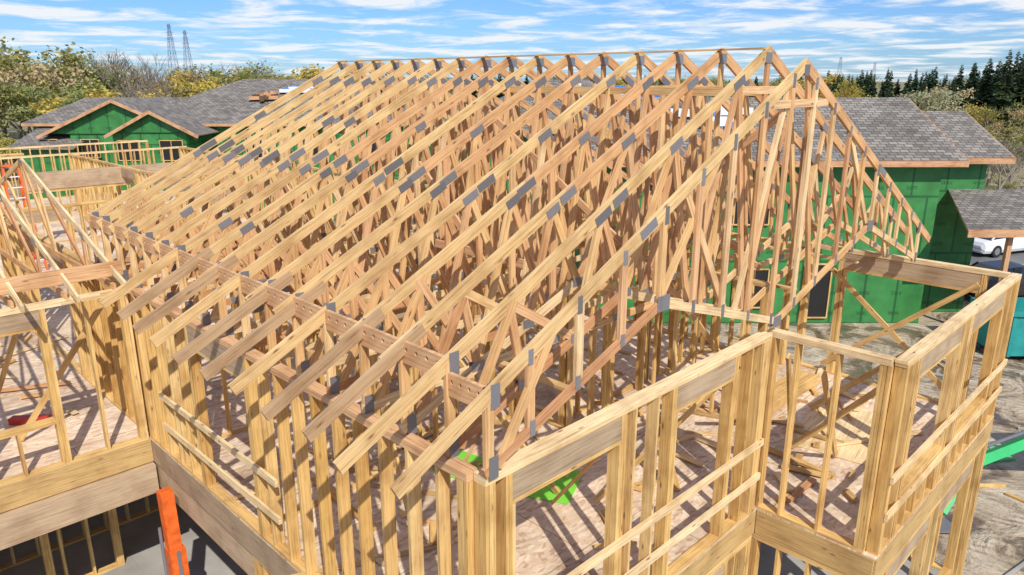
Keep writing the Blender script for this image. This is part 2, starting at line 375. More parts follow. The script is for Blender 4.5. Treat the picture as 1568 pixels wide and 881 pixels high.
for i in range(-1,NT-1):
    yc=TY0+SP*(i+.5)
    if i==-1: yc=(3.80+TY0)/2
    o=bpy.data.objects.new('vent_block',vb); COL.objects.link(o); o.parent=vp
    o.location=(X0+.02+U(-.008,.008),yc,6.86-.115-(.0 if i>=0 else .12)); o.rotation_euler=(U(-.01,.01),U(-.03,.03),0)
    if i==-1: o.scale=(1,.75,1)

# ---------------------------------------------------------------- stud walls
def wall(name,p1,p2,z0,z1,sp=.406,openings=(),T=.14,out=None,rails=False,mat=M_STUD,dropout=0,parent=None,topmat=None,railspan=None,double_ends=True):
    B=MB([mat]); p1=V((*p1,0));p2=V((*p2,0)); d=(p2-p1); Ln=d.length; d/=Ln; n=V((-d.y,d.x,0))
    P=lambda s,z,o=0: p1+d*s+n*o+V((0,0,z))
    tm=topmat or mat
    for lvl,(z,e) in enumerate(((z1-.019,0),(z1-.058,.0))):
        s=0; first=U(2.2,4.6) if lvl else U(3.2,5)
        while s<Ln:
            s2=min(Ln,s+first); first=4.8
            B.board(P(s,z,U(-.004,.004)),P(s2-.004,z,U(-.004,.004)),T,.038,n,tm); s=s2
    B.board(P(0,z0+.019),P(Ln,z0+.019),T-.004,.038,n)
    zt=z1-.077; zb=z0+.038
    def stud(s,za=zb,zb2=zt,k=1):
        for q in range(k):
            B.board(P(s+q*.0405,za,U(-.006,.006)),P(s+q*.0405+U(-.008,.008),zb2,U(-.004,.004)),T-U(.002,.006),.038,n)
    s=.02
    if double_ends:
        stud(.02,k=3); stud(Ln-.1,k=3); s=.406
    while s<Ln-.15:
        inside=any(a-.06<s<b+.06 for a,b,_,_ in openings)
        if not inside and R()>=dropout: stud(s+U(-.02,.02))
        s+=sp
    for a,b,sill,head in openings:
        stud(a-.08,k=2); stud(b+.04,k=2)
        if head:
            hz=zt-head/2
            B.board(P(a-.02,hz,-.04),P(b+.02,hz,-.04),.045,head,n,M_LVL); B.board(P(a-.02,hz,.04),P(b+.02,hz,.04),.045,head,n,M_LVL)
            B.board(P(a-.02,zt-head-.02),P(b+.02,zt-head-.02),T-.01,.038,n)
        stud(a,zb,zt-head-.04); stud(b,zb,zt-head-.04)
        if sill:
            B.board(P(a,z0+sill),P(b,z0+sill),T-.005,.038,n); B.board(P(a,z0+sill-.04),P(b,z0+sill-.04),T-.007,.038,n)
            q=a+.3
            while q<b-.1: stud(q,zb,z0+sill-.06); q+=.406
    if rails:
        o=out; spans=railspan or [(0,Ln)]
        for (a,b) in spans:
            B.board(P(a,z0+1.04,o*(T/2+.021)),P(b,z0+1.03+U(-.02,.02),o*(T/2+.021)),.038,.09,n,M_PALE)
            B.board(P(a,z0+.54,o*(T/2+.021)),P(b,z0+.53+U(-.02,.02),o*(T/2+.021)),.038,.09,n,M_PALE)
    return B.build(name,parent)

wall('front_stud_wall',(X0+.002,Y0),(8.42,Y0),ZF,ZP,openings=[(.33,1.80,0,.26),(2.80,4.0,0,.26)],out=-1,rails=True,topmat=M_PALE,railspan=[(.5,4.9)])
wall('side_stud_wall',(X0,Y0+.08),(X0,YL-.05),ZF,ZP,sp=.406,openings=[(4.0,5.6,0,.3)],out=1,rails=True,topmat=M_PINK,railspan=[(3.35,6.95)])
wall('bay_side_stud_wall',(XC,Y0+.03),(XC,YB+.08),ZF,ZP,sp=.5,openings=[],topmat=M_PALE,out=-1)
wall('bay_front_stud_wall',(XC+.0,YB),(X1+.07,YB),ZF,ZP,sp=.45,openings=[(.55,2.25,.62,.26),(2.8,4.5,.62,.26)],out=-1,rails=True,topmat=M_PALE)
wall('bay_back_stud_wall',(X1,YB+.08),(X1,Y0+1.9),ZF,ZP,sp=1.1,openings=[(.4,2.6,0,.3)],topmat=M_PALE)
wall('rear_side_stud_wall',(13.72,5.9),(13.72,13.6),ZF,ZP-.003,openings=[(2,3.5,.8,.25)])
wall('bearing_stud_wall',(8.47,6.3),(8.47,13.6),ZF,ZP,openings=[(1,2,0,.25)],dropout=.05)
wall('partition_stud_wall',(X0+.1,8.1),(8.38,8.1),ZF,ZP,openings=[(1.2,2.3,0,.2)],T=.09)
wall('partition_stud_wall',(6.2,8.2),(6.2,13.5),ZF,ZP,openings=[(1.2,2.3,0,.2)],T=.09)
wall('partition_stud_wall',(8.6,7.4),(13.6,7.4),ZF,ZP,openings=[(1.2,2.3,0,.2)],T=.09)
wall('partition_stud_wall',(10.6,4.9),(10.6,7.3),ZF,ZP,openings=[],T=.09)
wall('partition_stud_wall',(X0+.1,10.9),(13.6,10.9),ZF,ZP,openings=[(1.2,2.3,0,.2),(6,7,0,.2)],T=.09)
wall('rear_stud_wall',(X0+.1,13.75),(13.6,13.75),ZF,ZP,openings=[(1.2,2.3,0,.2)])
wall('wing_front_stud_wall',(-6,YL),(X0-.1,YL),ZF,ZP,sp=.60,openings=[(4.6,6.6,.75,.25),(7.0,8.2,.75,.25)],out=-1,rails=False,topmat=M_PALE)
wall('wing_corner_stud_wall',(X0,YL+.08),(X0,21),ZF,ZP,openings=[(3.5,6.5,0,.3)],dropout=.1)
wall('wing_rear_stud_wall',(-6,21.1),(13.6,21.1),ZF,ZP,openings=[(3,5,.8,.25),(8,11,0,.3),(14,17,0,.3)])
wall('wing_partition_stud_wall',(13.7,13.9),(13.7,36),ZF,ZP,openings=[(5,8,0,.3)])
wall('wing_partition_stud_wall',(9,22),(9,36),ZF,ZP,openings=[(1,4,0,.3),(6,8,0,.3)],T=.09)
wall('wing_partition_stud_wall',(-1,30),(-1,40),ZF,ZP,openings=[(3,5,0,.3)],T=.09)
wall('wing_partition_stud_wall',(-5,36),(14,36),ZF,ZP,openings=[(3,5,0,.3),(9,11,.8,.3)],topmat=M_PALE)
wall('wing_partition_stud_wall',(-8,41),(14,41),ZF,ZP,openings=[(3,5,0,.3),(9,11,.8,.3)],topmat=M_PALE)
brace('laminated_header_beam',(5.8,29.4,5.62),(14,29.4,5.62),.14,.6,(0,1,0),M_LVL)
wall('wing_partition_stud_wall',(5.8,29.41),(13.6,29.41),ZF,5.31,sp=1.2,T=.12)
B=MB([M_STUD])
for i in range(4): B.board((8.36-.0405*i,Y0+.0,ZF+.04),(8.36-.0405*i,Y0,ZP-.08),.15,.038,(0,1,0))
B.build('corner_post')
def rimrun(name,p1,p2,z0,z1,t,mat):
    return brace(name,(*p1,(z0+z1)/2),(*p2,(z0+z1)/2),t,z1-z0,(p2[1]-p1[1],p1[0]-p2[0],0),mat)
ZJ=ZF-.022
rimrun('rim_beam',(X0-.05,Y0-.045),(XC-.06,Y0-.045),3.04,ZJ,.045,M_RIM)
rimrun('rim_beam',(X0-.05,Y0-.02),(X0-.05,YL+.0),3.0,ZJ,.045,M_GREYW)
rimrun('rim_beam',(XC-.05,Y0-.08),(XC-.05,YB-.05),3.04,ZJ,.045,M_RIM)
rimrun('rim_beam',(XC-.02,YB-.05),(X1+.09,YB-.05),3.04,ZJ,.045,M_RIM)
rimrun('rim_beam',(X1+.05,YB-.02),(X1+.05,14),3.04,ZJ,.045,M_RIM)
rimrun('rim_beam',(-6,YL-.05),(X0-.08,YL-.05),3.02,ZJ+.02,.045,M_RIM)
rimrun('glulam_beam',(-6,YL-.10),(X0-.09,YL-.10),2.50,3.0,.13,M_LVL)
B=MB([M_OSB])
B.box(X0-.07,X1+.07,Y0-.07,41.2,ZJ,ZF-.001); B.box(XC-.07,X1+.07,YB-.07,Y0-.072,ZJ,ZF-.001); B.box(-8,X0-.072,YL-.07,41.2,ZJ,ZF-.001)
B.build('second_floor_deck')
B=MB([M_STUD])
y=Y0+.3
while y<YL: B.board((X0,y,3.22),(8.5,y,3.22),.04,.33,(0,1,0)); y+=.41
x=-6
while x<X0-.1: B.board((x,YL,3.22),(x,16,3.22),.04,.33,(1,0,0)); x+=.41
y=YB+.2
while y<Y0+4: B.board((8.6,y,3.22),(X1,y,3.22),.04,.33,(0,1,0)); y+=.41
B.build('floor_joists')
wall('ground_floor_front_wall',(X0,Y0),(8.42,Y0),.2,3.03,openings=[(.5,2,0,.3),(2.8,4.2,.9,.3)])
wall('ground_floor_side_wall',(X0+.02,Y0+.1),(X0+.02,8.3),.2,3.0,openings=[(.5,2,.9,.3)])
brace('laminated_header_beam',(X0+.03,8.3,2.75),(X0+.03,YL,2.75),.13,.48,(1,0,0),M_LVL)
wall('ground_floor_bay_wall',(XC,Y0),(XC,YB),.2,3.03)
wall('ground_floor_bay_wall',(XC,YB),(X1,YB),.2,3.03,openings=[(.55,2.25,.62,.26),(2.8,4.5,.62,.26)],out=-1,rails=False)
wall('ground_floor_end_wall',(X1,YB),(X1,14),.2,3.03,openings=[(3,5,.9,.26)])
wall('ground_floor_partition_wall',(-6,15),(8,15),.2,3.03,openings=[(4,5,0,.26)])
wall('ground_floor_partition_wall',(-3,13.6),(3.2,13.6),.2,3.03,openings=[(4,5,0,.26)])
wall('ground_floor_partition_wall',(8.4,Y0),(8.4,15),.2,3.03,openings=[(4,5,0,.26)])
B=MB([M_CONC]); B.box(X0-.15,X1+.15,Y0-.15,41.3,-.05,.2); B.box(XC-.15,X1+.15,YB-.15,Y0-.152,-.05,.2); B.box(-8,X0-.152,YL+.5,41.3,-.05,.2); B.build('concrete_slab')

def wingtruss(x):
    B=MB([M_TRUSS,M_STEEL]); sl=.285; yr=16.2; zr=7.62
    tz=lambda y: zr-sl*abs(y-yr)
    B.board((x,11.05,tz(11.05)-.07),(x,yr-.002,zr-.07),.038,.1,(1,0,0),M_PALE); B.board((x,21.6,tz(21.6)-.07),(x,yr+.002,zr-.07),.038,.1,(1,0,0))
    B.board((x,YL-.05,6.0),(x,21.1,6.0),.0375,.09,(1,0,0))
    ys=[13.0,14.8,16.2,17.8,19.4]
    for i,yy in enumerate(ys):
        B.board((x,yy,6.0),(x,yy+(.55 if i%2 else 0),tz(yy+(.55 if i%2 else 0))-.1),.034,.08,(1,0,0))
        if i<len(ys)-1: B.board((x,yy,6.0),(x,ys[i+1],tz(ys[i+1])-.1),.035,.08,(1,0,0))
        for q in (-.022,.022): B.board((x+q,yy-.09,tz(yy)-.1+.09*(-sl if yy>yr else sl)*-1),(x+q,yy+.09,tz(yy)-.1+.09*(-sl if yy>yr else sl)),.003,.08,(1,0,0),M_STEEL,j=.0002)
    B.build('wing_roof_truss')
for k in range(12): wingtruss(3.25-.66*k)
brace('wing_blocking_board',(-5,YL,6.27),(X0-.1,YL,6.27),.038,.22,(0,1,0),M_PINK)
brace('wing_ridge_board',(-5,16.2,7.66),(3.3,16.2,7.66),.09,.038,(0,1,0),M_TRUSS)

Z=ZF
for p1,p2,sd in (
  ((4.2,4.3,5.6),(5.9,6.6,Z+.05),(0,1,0)),((5.5,4.0,5.5),(6.6,5.8,Z+.05),(0,1,0)),((6.3,8.0,5.6),(6.8,5.9,Z+.05),(1,0,0)),
  ((8.65,3.2,5.5),(10.6,3.6,Z+.05),(0,1,0)),((9.2,3.9,5.4),(11.2,4.6,Z+.05),(0,1,0)),((12.4,2.45,5.6),(12.0,4.6,Z+.05),(1,0,0)),
  ((13.85,2.8,5.7),(13.85,5.2,3.6),(1,0,0)),((13.85,5.3,5.6),(13.85,3.0,3.7),(1,0,0)),((10.6,2.45,5.5),(10.4,4.2,Z+.05),(1,0,0)),
  ((8.4,4.2,5.4),(7.0,5.4,Z+.05),(0,1,0)),((5.2,8.0,5.7),(4.6,6.2,Z+.05),(1,0,0)),((11.2,7.3,5.6),(11.5,5.4,Z+.05),(1,0,0)),
  ((2.0,YL+.1,5.7),(1.6,13.8,Z+.05),(1,0,0)),((-.4,YL+.1,5.7),(-.2,13.8,Z+.05),(1,0,0)),((3.4,12.6,5.7),(1.9,13.0,Z+.05),(0,1,0))):
    brace('diagonal_wall_brace',p1,p2,.038,.09,sd,M_STUD)
def sheet(name,cx,cy,w,l,ang,mat,z=ZF+.012,th=.012):
    B=MB([mat]); c=V((math.cos(ang),math.sin(ang),0)); B.board(V((cx,cy,z))-c*l/2,V((cx,cy,z))+c*l/2,w,th,(-math.sin(ang),math.cos(ang),0)); return B.build(name)
sheet('green_sheathing_sheet',7.0,6.15,.66,.9,.45,M_BRIGHTG)
sheet('green_sheathing_sheet',6.4,7.5,.5,.7,.2,M_BRIGHTG)
sheet('plywood_sheet',11.6,3.9,1.2,2.0,.15,M_PALE)
sheet('red_toolbag',2.2,13.7,.16,.62,-.7,M_RED,z=ZF+.06,th=.1)
B=MB([M_STUD,M_TRUSS,M_PALE])
for i in range(170):
    if i<95: x=U(4,13.4);y=U(4.3,10)
    elif i<115: x=U(9,13.5); y=U(2.7,4.3)
    else: x=U(-3,3.2); y=U(12.2,20)
    a=U(0,3.14); l=U(.12,.9) if R()<.8 else U(1.5,2.6)
    B.board((x,y,ZF+.021+i*.0003),(x+math.cos(a)*l,y+math.sin(a)*l,ZF+.021+i*.0003),.09 if R()<.5 else .038,.038,(-math.sin(a),math.cos(a),0),random.choice([M_STUD,M_TRUSS,M_PALE,M_RIM]))
B.build('lumber_offcuts')
B=MB([M_STUD])
for i in range(5):
    for k in range(4): B.board((11.3,5.0+.095*i,ZF+.06+k*.0395),(13.2,5.0+.095*i+U(-.02,.02),ZF+.06+k*.0395),.09,.038,(0,1,0))
B.build('lumber_stack')
def ladder(x,y):
    B=MB([M_ORANGE,M_WHITE]); h=3.1
    for sx in (-.34,.34):
        B.board((x+sx,y-.7,ZF),(x+sx*.55,y,ZF+h),.05,.13,(1,0,0)); B.board((x+sx,y+.7,ZF),(x+sx*.55,y+.03,ZF+h),.05,.08,(1,0,0))
    for k in range(1,10):
        t=k/10; w=.34*(1-.45*t); B.board((x-w,y-.7*(1-t),ZF+h*t),(x+w,y-.7*(1-t),ZF+h*t),.08,.03,(0,1,0),M_WHITE)
    B.board((x-.22,y,ZF+h+.02),(x+.22,y,ZF+h+.02),.22,.05,(0,1,0),M_ORANGE)
    B.build('step_ladder')
ladder(4.9,26.0)
def worker(x,y,z,rot):
    J=[(0,0,.95),(0,0,1.18),(0,.01,1.42),(0,0,1.52),(0,-.01,1.66),(.19,0,1.42),(.27,.05,1.15),(.24,-.12,.95),(-.19,0,1.42),(-.28,.02,1.15),(-.25,-.15,1.0),
       (.1,0,.9),(.12,-.03,.5),(.13,.02,.08),(.13,-.14,.04),(-.1,0,.9),(-.13,-.05,.5),(-.15,.05,.08),(-.15,-.11,.04)]
    E=[(0,1),(1,2),(2,3),(3,4),(2,5),(5,6),(6,7),(2,8),(8,9),(9,10),(0,11),(11,12),(12,13),(13,14),(0,15),(15,16),(16,17),(17,18)]
    rad=[.16,.15,.17,.065,.1,.075,.05,.035,.075,.05,.035,.1,.07,.05,.045,.1,.07,.05,.045]
    me=bpy.data.meshes.new('w'); me.from_pydata(J,E,[]); o=bpy.data.objects.new('w',me); COL.objects.link(o)
    md=o.modifiers.new('s','SKIN'); sv=me.skin_vertices[0].data
    for i,r in enumerate(rad): sv[i].radius=(r,r*.8)
    sv[0].use_root=True
    o.modifiers.new('ss','SUBSURF').levels=2
    dg=bpy.context.evaluated_depsgraph_get(); m2=bpy.data.meshes.new_from_object(o.evaluated_get(dg)); bpy.data.objects.remove(o)
    m2.materials.clear()
    for m in (M_JEANS,M_VEST,M_SKIN): m2.materials.append(m)
    for p in m2.polygons:
        c=p.center; p.use_smooth=True
        p.material_index=2 if (c.z>1.5 or (abs(c.x)>.21 and c.z<1.2 and c.z>.8)) else (1 if c.z>.92 else 0)
    w=empty('construction_worker'); w.location=(x,y,z); w.rotation_euler=(0,0,rot)
    b=bpy.data.objects.new('body',m2); COL.objects.link(b); b.parent=w
    H=MB([M_ORANGE])
    prof=[(.15,0),(.125,.01),(.12,.06),(.09,.11),(.03,.135),(.001,.137)]
    for (r1,z1),(r2,z2) in zip(prof,prof[1:]): H.tube((0,-.01,1.71+z1),(0,-.01,1.71+z2+1e-4),r1,r2,16)
    H.build('hard_hat',w,True)
worker(11.0,28.2,ZF,2.2)

w=empty('boom_lift')
B=MB([M_ORANGE,M_STEEL]); B.board((3.24,10.62,.5),(3.22,10.70,2.98),.19,.19,(1,0,0)); B.board((3.24,10.62,.5),(3.235,10.65,2.0),.235,.235,(1,0,0)); B.build('mast',w)
B=MB([M_STEEL])
B.board((3.235,10.50,.8),(3.235,10.53,2.0),.05,.02,(1,0,0)); B.tube((3.07,10.68,.6),(3.07,10.7,2.4),.025,.025,8); B.build('mast_fittings',w)
B=MB([M_TYRE]); B.board((3.235,10.575,1.2),(3.235,10.585,1.75),.12,.01,(1,0,0)); B.build('warning_label',w)
B=MB([M_TYRE,M_ORANGE]); B.box(2.7,3.6,9.9,11.3,.35,.8,M_ORANGE)
for sx in (2.65,3.65):
    for sy in (10.1,11.1): B.tube((sx-.12,sy,.3),(sx+.12,sy,.3),.3,.3,18,M_TYRE,True)
B.build('chassis',w)

# ---------------------------------------------------------------- other houses
def wallbox(B,r0,r1,f0,f1,z0,z1):
    c=[(r0,f0),(r1,f0),(r1,f1),(r0,f1)]
    for i in range(4):
        a,b=c[i],c[(i+1)%4]; B.poly([L(*a,z0),L(*b,z0),L(*b,z1),L(*a,z1)],M_ZIP)
def gable_front(B,rc,hw,f0,f1,ze,za,o=.45):
    B.poly([L(rc-hw,f0,ze-.1),L(rc+hw,f0,ze-.1),L(rc,f0,za-.1)],M_ZIP)
    s=(za-ze)/hw; e=hw+o
    for sg in (-1,1):
        pts=[L(rc+sg*e,f0-o,ze-o*s),L(rc,f0-o,za),L(rc,f1,za),L(rc+sg*e,f1,ze-o*s)]
        if sg<0: pts=pts[::-1]
        pts=pts[::-1] if (pts[1]-pts[0]).cross(pts[2]-pts[0]).z<0 else pts
        B.slab(pts,.05,M_SHIN,M_FASC)
        B.board(L(rc+sg*e,f0-o-.03,ze-o*s-.12),L(rc,f0-o-.03,za-.12),.04,.2,L(0,1,0),M_FASC)
def gable_side(B,r0,r1,f0,f1,ze,zr,o=.5):
    fr=(f0+f1)/2; s=(zr-ze)/(fr-f0); ra,rb=r0-o,r1+o
    B.slab([L(ra,f0-o,ze-o*s),L(rb,f0-o,ze-o*s),L(rb,fr,zr),L(ra,fr,zr)],.09,M_SHIN,M_FASC)
    B.slab([L(rb,f1+o,ze-o*s),L(ra,f1+o,ze-o*s),L(ra,fr,zr),L(rb,fr,zr)],.09,M_SHIN,M_FASC)
    for rr in (r0,r1): B.poly([L(rr,f0,ze-.1),L(rr,f1,ze-.1),L(rr,fr,zr-.1)],M_ZIP)
    B.board(L(ra,f0-o-.03,ze-o*s-.12),L(rb,f0-o-.03,ze-o*s-.12),.04,.2,L(0,1,0),M_FASC)
    for rr in (ra-.02,rb+.02):
        B.board(L(rr,f0-o,ze-o*s-.12),L(rr,fr,zr-.12),.04,.2,L(1,0,0),M_FASC); B.board(L(rr,f1+o,ze-o*s-.12),L(rr,fr,zr-.12),.04,.2,L(1,0,0),M_FASC)
def hip(B,r0,r1,f0,f1,ze,zr,ra,rb,o=.5,gl=False):
    r0-=o;r1+=o;f0-=o;f1+=o; fm=(f0+f1)/2
    a,b,c,d=L(r0,f0,ze),L(r1,f0,ze),L(r1,f1,ze),L(r0,f1,ze); p,q=L(ra,fm,zr),L(rb,fm,zr)
    for pts in ([a,b,q,p],[b,c,q],[c,d,p,q],[d,a,p]):
        B.poly(pts,M_SHIN)
    for u,v in ((a,b),(b,c),(c,d),(d,a)): B.board(u-V((0,0,.11)),v-V((0,0,.11)),.04,.2,(v-u).cross(V((0,0,1))),M_FASC)
    B.poly([a-V((0,0,.15)),d-V((0,0,.15)),c-V((0,0,.15)),b-V((0,0,.15))],M_FASC)
def window(B,r,f,z,w,h,lumber=True):
    B.poly([L(r-w/2,f-.01,z-h/2),L(r+w/2,f-.01,z-h/2),L(r+w/2,f-.01,z+h/2),L(r-w/2,f-.01,z+h/2)],M_DARK)
    for sx in (-1,1): B.board(L(r+sx*w/2,f-.02,z-h/2),L(r+sx*w/2,f-.02,z+h/2),.05,.06,L(1,0,0),M_STUD)
    for sz in (-1,1): B.board(L(r-w/2,f-.02,z+sz*h/2),L(r+w/2,f-.02,z+sz*h/2),.05,.06,(0,0,1),M_STUD)
    if lumber: B.board(L(r,f-.02,z-h/2),L(r,f-.02,z+h/2),.04,.04,L(1,0,0),M_STUD)
B=MB([M_ZIP,M_SHIN,M_FASC,M_STUD,M_DARK])
wallbox(B,-27.5,-7,52,66,0,6.1); hip(B,-27.5,-7,52,66,6.1,9.05,-20.8,-13)
wallbox(B,-34,-27.3,53,61,0,6.0); hip(B,-34,-27.3,53,61,6.05,7.7,-32.2,-24)
wallbox(B,-30,-21.5,50.5,52.1,0,5.6); gable_front(B,-26.6,4.9,50.4,58,5.55,7.75)
wallbox(B,-26.2,-21.4,48.8,50.6,0,5.8); gable_front(B,-23.4,2.6,48.7,56,5.75,7.1)
wallbox(B,-33,-29.5,49.5,52.9,0,4.6); B.slab([L(-33.5,48.9,4.6),L(-29,48.9,4.6),L(-29,53,5.8),L(-33.5,53,5.8)],.06,M_SHIN,M_FASC)
for rr in (-25.2,-22.4): window(B,rr,48.75,4.5,1.5,1.3)
for rr in (-31.4,-28.6): window(B,rr,50.3,4.5,1.2,1.2)
for rr in (-18,-14,-10): window(B,rr,51.95,4.4,1.3,1.4)
for i in range(12):
    f=55.2+U(-.6,.7); B.board(L(-18.3+U(-.9,.9),f,6.35+(f-51.5)*.39),L(-17.6+U(-.9,.9),f+U(-.2,.2),6.4+(f-51.5)*.39),.45,.25,L(0,1,0),random.choice([M_BROWN,M_BROWN,M_FASC]))
for i in range(12):
    f=55.6+U(0,1.6); B.board(L(-16.2+U(-1.1,1.5),f,6.35+(f-51.5)*.39),L(-15.7+U(-1,1.5),f,6.35+(f-51.5)*.39),.4,.25,L(0,1,0),random.choice([M_WHITE,M_BLUE,M_WHITE]))
B.build('green_house')
B=MB([M_ZIP,M_SHIN,M_FASC,M_STUD,M_DARK])
wallbox(B,3,15.6,26.6,35,0,6.35); gable_side(B,3,15.6,26.6,35,6.48,8.3,.55)
wallbox(B,12.4,18.1,28.0,34,0,6.3); gable_side(B,12.4,18.1,28.0,34,6.46,7.75,.6)
B.slab([L(15.5,24.4,4.1),L(22.5,24.4,4.1),L(22.5,28.0,4.95),L(16.75,28.0,4.95)],.08,M_SHIN,M_FASC)
B.board(L(15.5,24.38,3.95),L(22.5,24.38,3.95),.05,.24,L(0,1,0),M_FASC)
for rr in (17.25,21.5): B.board(L(rr,24.8,0),L(rr,24.8,3.9),.16,.16,L(0,1,0),M_FASC)
for rr,zz in ((5.5,4.6),(8.8,4.6),(5.5,1.6),(9,1.4)): window(B,rr,26.55,zz,1.3,1.5)
window(B,11.5,26.55,1.3,1.0,2.1,False)
for i in range(16):
    f=U(27.5,30); B.board(L(U(6,9),f,6.65+(f-26.6)*.44),L(U(6.2,9.2)+.4,f,6.65+(f-26.6)*.44),.45,.25,L(0,1,0),random.choice([M_WHITE,M_BLUE,M_WHITE]))
B.build('green_house')
B=MB([M_ZIP,M_SHIN,M_FASC,M_STUD,M_DARK])
wallbox(B,-4,9,44,58,0,6.1); hip(B,-4,9,44,58,6.15,9.0,2,6)
for rr in (-2,2,6): window(B,rr,43.9,4.5,1.3,1.5)
for i in range(26):
    f=U(45,50); B.board(L(U(3,9),f,6.3+(f-43.5)*.38),L(U(3,9)+.4,f,6.3+(f-43.5)*.38),.5,.35,L(0,1,0),random.choice([M_WHITE,M_BLUE,M_WHITE]))
B.build('green_house')

# ---------------------------------------------------------------- ground, road
B=MB([M_GROUND]); G=3000
B.poly([(-G,-G,0),(G,-G,0),(G,G,0),(-G,G,0)]); B.build('ground')
B=MB([M_ASPH,M_WHITE])
B.poly([L(17,35.5,.006),L(90,35.5,.006),L(90,48,.006),L(17,48,.006)],M_ASPH)
for k in range(10):
    B.poly([L(22+k*2.8,42.5,.012),L(22.12+k*2.8,42.5,.012),L(22.12+k*2.8,47.5,.012),L(22+k*2.8,47.5,.012)],M_WHITE)
B.build('parking_lot')
B=MB([M_CONC]); B.board(L(17,35.4,.06),L(90,35.4,.06),.15,.13,L(0,1,0)); B.board(L(17,48.1,.06),L(90,48.1,.06),.15,.13,L(0,1,0)); B.build('kerb')
B=MB([M_MAT]); B.board((18.5,4.6,.03),(20.5,3.2,.03),1.4,.05,(1,1,0)); B.build('green_mat')

def car(pos,yaw,paint):
    w=empty('parked_car'); w.location=pos; w.rotation_euler=(0,0,yaw)
    B=MB([paint,M_GLASS,M_TYRE,M_STEEL])
    secs=[(-2.3,.35,.62,.72),(-2.2,.24,.80,.84),(-1.6,.22,.93,.89),(-.9,.22,.96,.9),(.9,.22,.94,.9),(1.5,.22,.86,.88),(2.1,.24,.72,.82),(2.3,.36,.58,.66)]
    def ring(x,zb,zt,hw): return [V((x,-hw*.92,zb)),V((x,-hw,zb+.15)),V((x,-hw,zt-.18)),V((x,-hw*.86,zt)),V((x,hw*.86,zt)),V((x,hw,zt-.18)),V((x,hw,zb+.15)),V((x,hw*.92,zb))]
    rs=[ring(*q) for q in secs]
    for a,b in zip(rs,rs[1:]):
        for k in range(8): B.poly([a[k],b[k],b[(k+1)%8],a[(k+1)%8]],paint)
    B.poly(rs[0],paint); B.poly(rs[-1][::-1],paint)
    base=[(-1.75,.93,.76),(-1.05,1.36,.62),(.25,1.42,.62),(1.1,.93,.74)]
    for (x1,z1,h1),(x2,z2,h2),m in ((base[0],base[1],M_GLASS),(base[1],base[2],paint),(base[2],base[3],M_GLASS)):
        B.poly([(x1,-h1,z1),(x2,-h2,z2),(x2,h2,z2),(x1,h1,z1)],m)
    for sg in (-1,1):
        B.poly([(-1.75,sg*.76,.93),(1.1,sg*.74,.93),(.25,sg*.62,1.42),(-1.05,sg*.62,1.36)],M_GLASS)
        B.board((-.45,sg*.75,.93),(-.45,sg*.635,1.39),.06,.02,(1,0,0),paint)
        B.board((-1.75,sg*.765,.93),(-1.05,sg*.63,1.37),.05,.07,(0,1,0),paint); B.board((1.1,sg*.745,.93),(.25,sg*.63,1.42),.05,.06,(0,1,0),paint)
        for x in (-1.4,1.42):
            B.tube((x,sg*.72,.32),(x,sg*.915,.32),.33,.33,20,M_TYRE,True); B.tube((x,sg*.9,.32),(x,sg*.925,.32),.2,.19,12,M_STEEL,True)
        B.board((.75,sg*.85,.98),(.75,sg*1.0,.98),.1,.12,(1,0,0),paint)
    B.build('body',w,False)
car(L(26.4,38.6,0.01),-math.pi/4+.35,M_WHITE)
car(L(21.4,30.4,0.01),-math.pi/4+.2,M_CARD)
car(L(33.5,40.0,0.01),-math.pi/4+.5,M_CARD)
def lb(r0,r1,f0,f1,z0,z1,m): B.board(L(r0,(f0+f1)/2,(z0+z1)/2),L(r1,(f0+f1)/2,(z0+z1)/2),f1-f0,z1-z0,L(0,1,0),m,j=0)
B=MB([M_TEAL,M_STEEL])
lb(16.2,20.5,22.6,22.7,.2,1.6,M_TEAL); lb(16.2,20.5,24.6,24.7,.2,1.6,M_TEAL); lb(16.2,16.3,22.7,24.6,.2,1.6,M_TEAL); lb(20.4,20.5,22.7,24.6,.2,1.6,M_TEAL); lb(16.3,20.4,22.7,24.6,.2,.3,M_STEEL)
for k in range(7): lb(16.3+k*.65,16.4+k*.65,22.52,22.6,.2,1.55,M_TEAL)
lb(16.1,20.6,22.5,22.75,1.6,1.7,M_TEAL)
B.build('dumpster')
w=empty('excavator')
B=MB([M_GREENP,M_STEEL])
p=[L(13.2,14.6,1.2),L(11.6,14.2,1.75),L(9.75,13.9,1.15),L(8.9,13.3,.35)]
B.board(p[0],p[1],.2,.32,(1,-1,0),M_GREENP); B.board(p[1],p[2],.2,.26,(1,-1,0),M_GREENP); B.board(p[2],p[3],.16,.2,(1,-1,0),M_GREENP)
B.tube(p[0]+V((0,0,.35)),p[1]+V((0,0,.25)),.05,.05,8,M_STEEL); B.tube(p[2]+V((-.07,.07,0)),p[2]+V((.07,-.07,0)),.16,.16,12,M_GREENP,True)
B.tube(p[1]+V((0,0,.25)),p[2]+V((0,0,.3)),.04,.04,8,M_STEEL); B.build('boom',w)
B=MB([M_STEEL]); q=p[3]
B.slab([q+L(-.3,-.3,-.25),q+L(.3,-.3,-.25),q+L(.3,.3,-.3),q+L(-.3,.3,-.3)],.03); B.slab([q+L(-.3,.3,-.3),q+L(.3,.3,-.3),q+L(.3,.25,.15),q+L(-.3,.25,.15)],.03); B.build('bucket',w)
B=MB([M_GREENP,M_TYRE,M_GLASS]); lb(12.8,14.6,13.9,15.4,.75,1.5,M_GREENP); lb(13.5,14.5,14.0,14.9,1.5,2.5,M_GLASS); lb(13.4,14.6,13.9,15.0,2.5,2.6,M_GREENP)
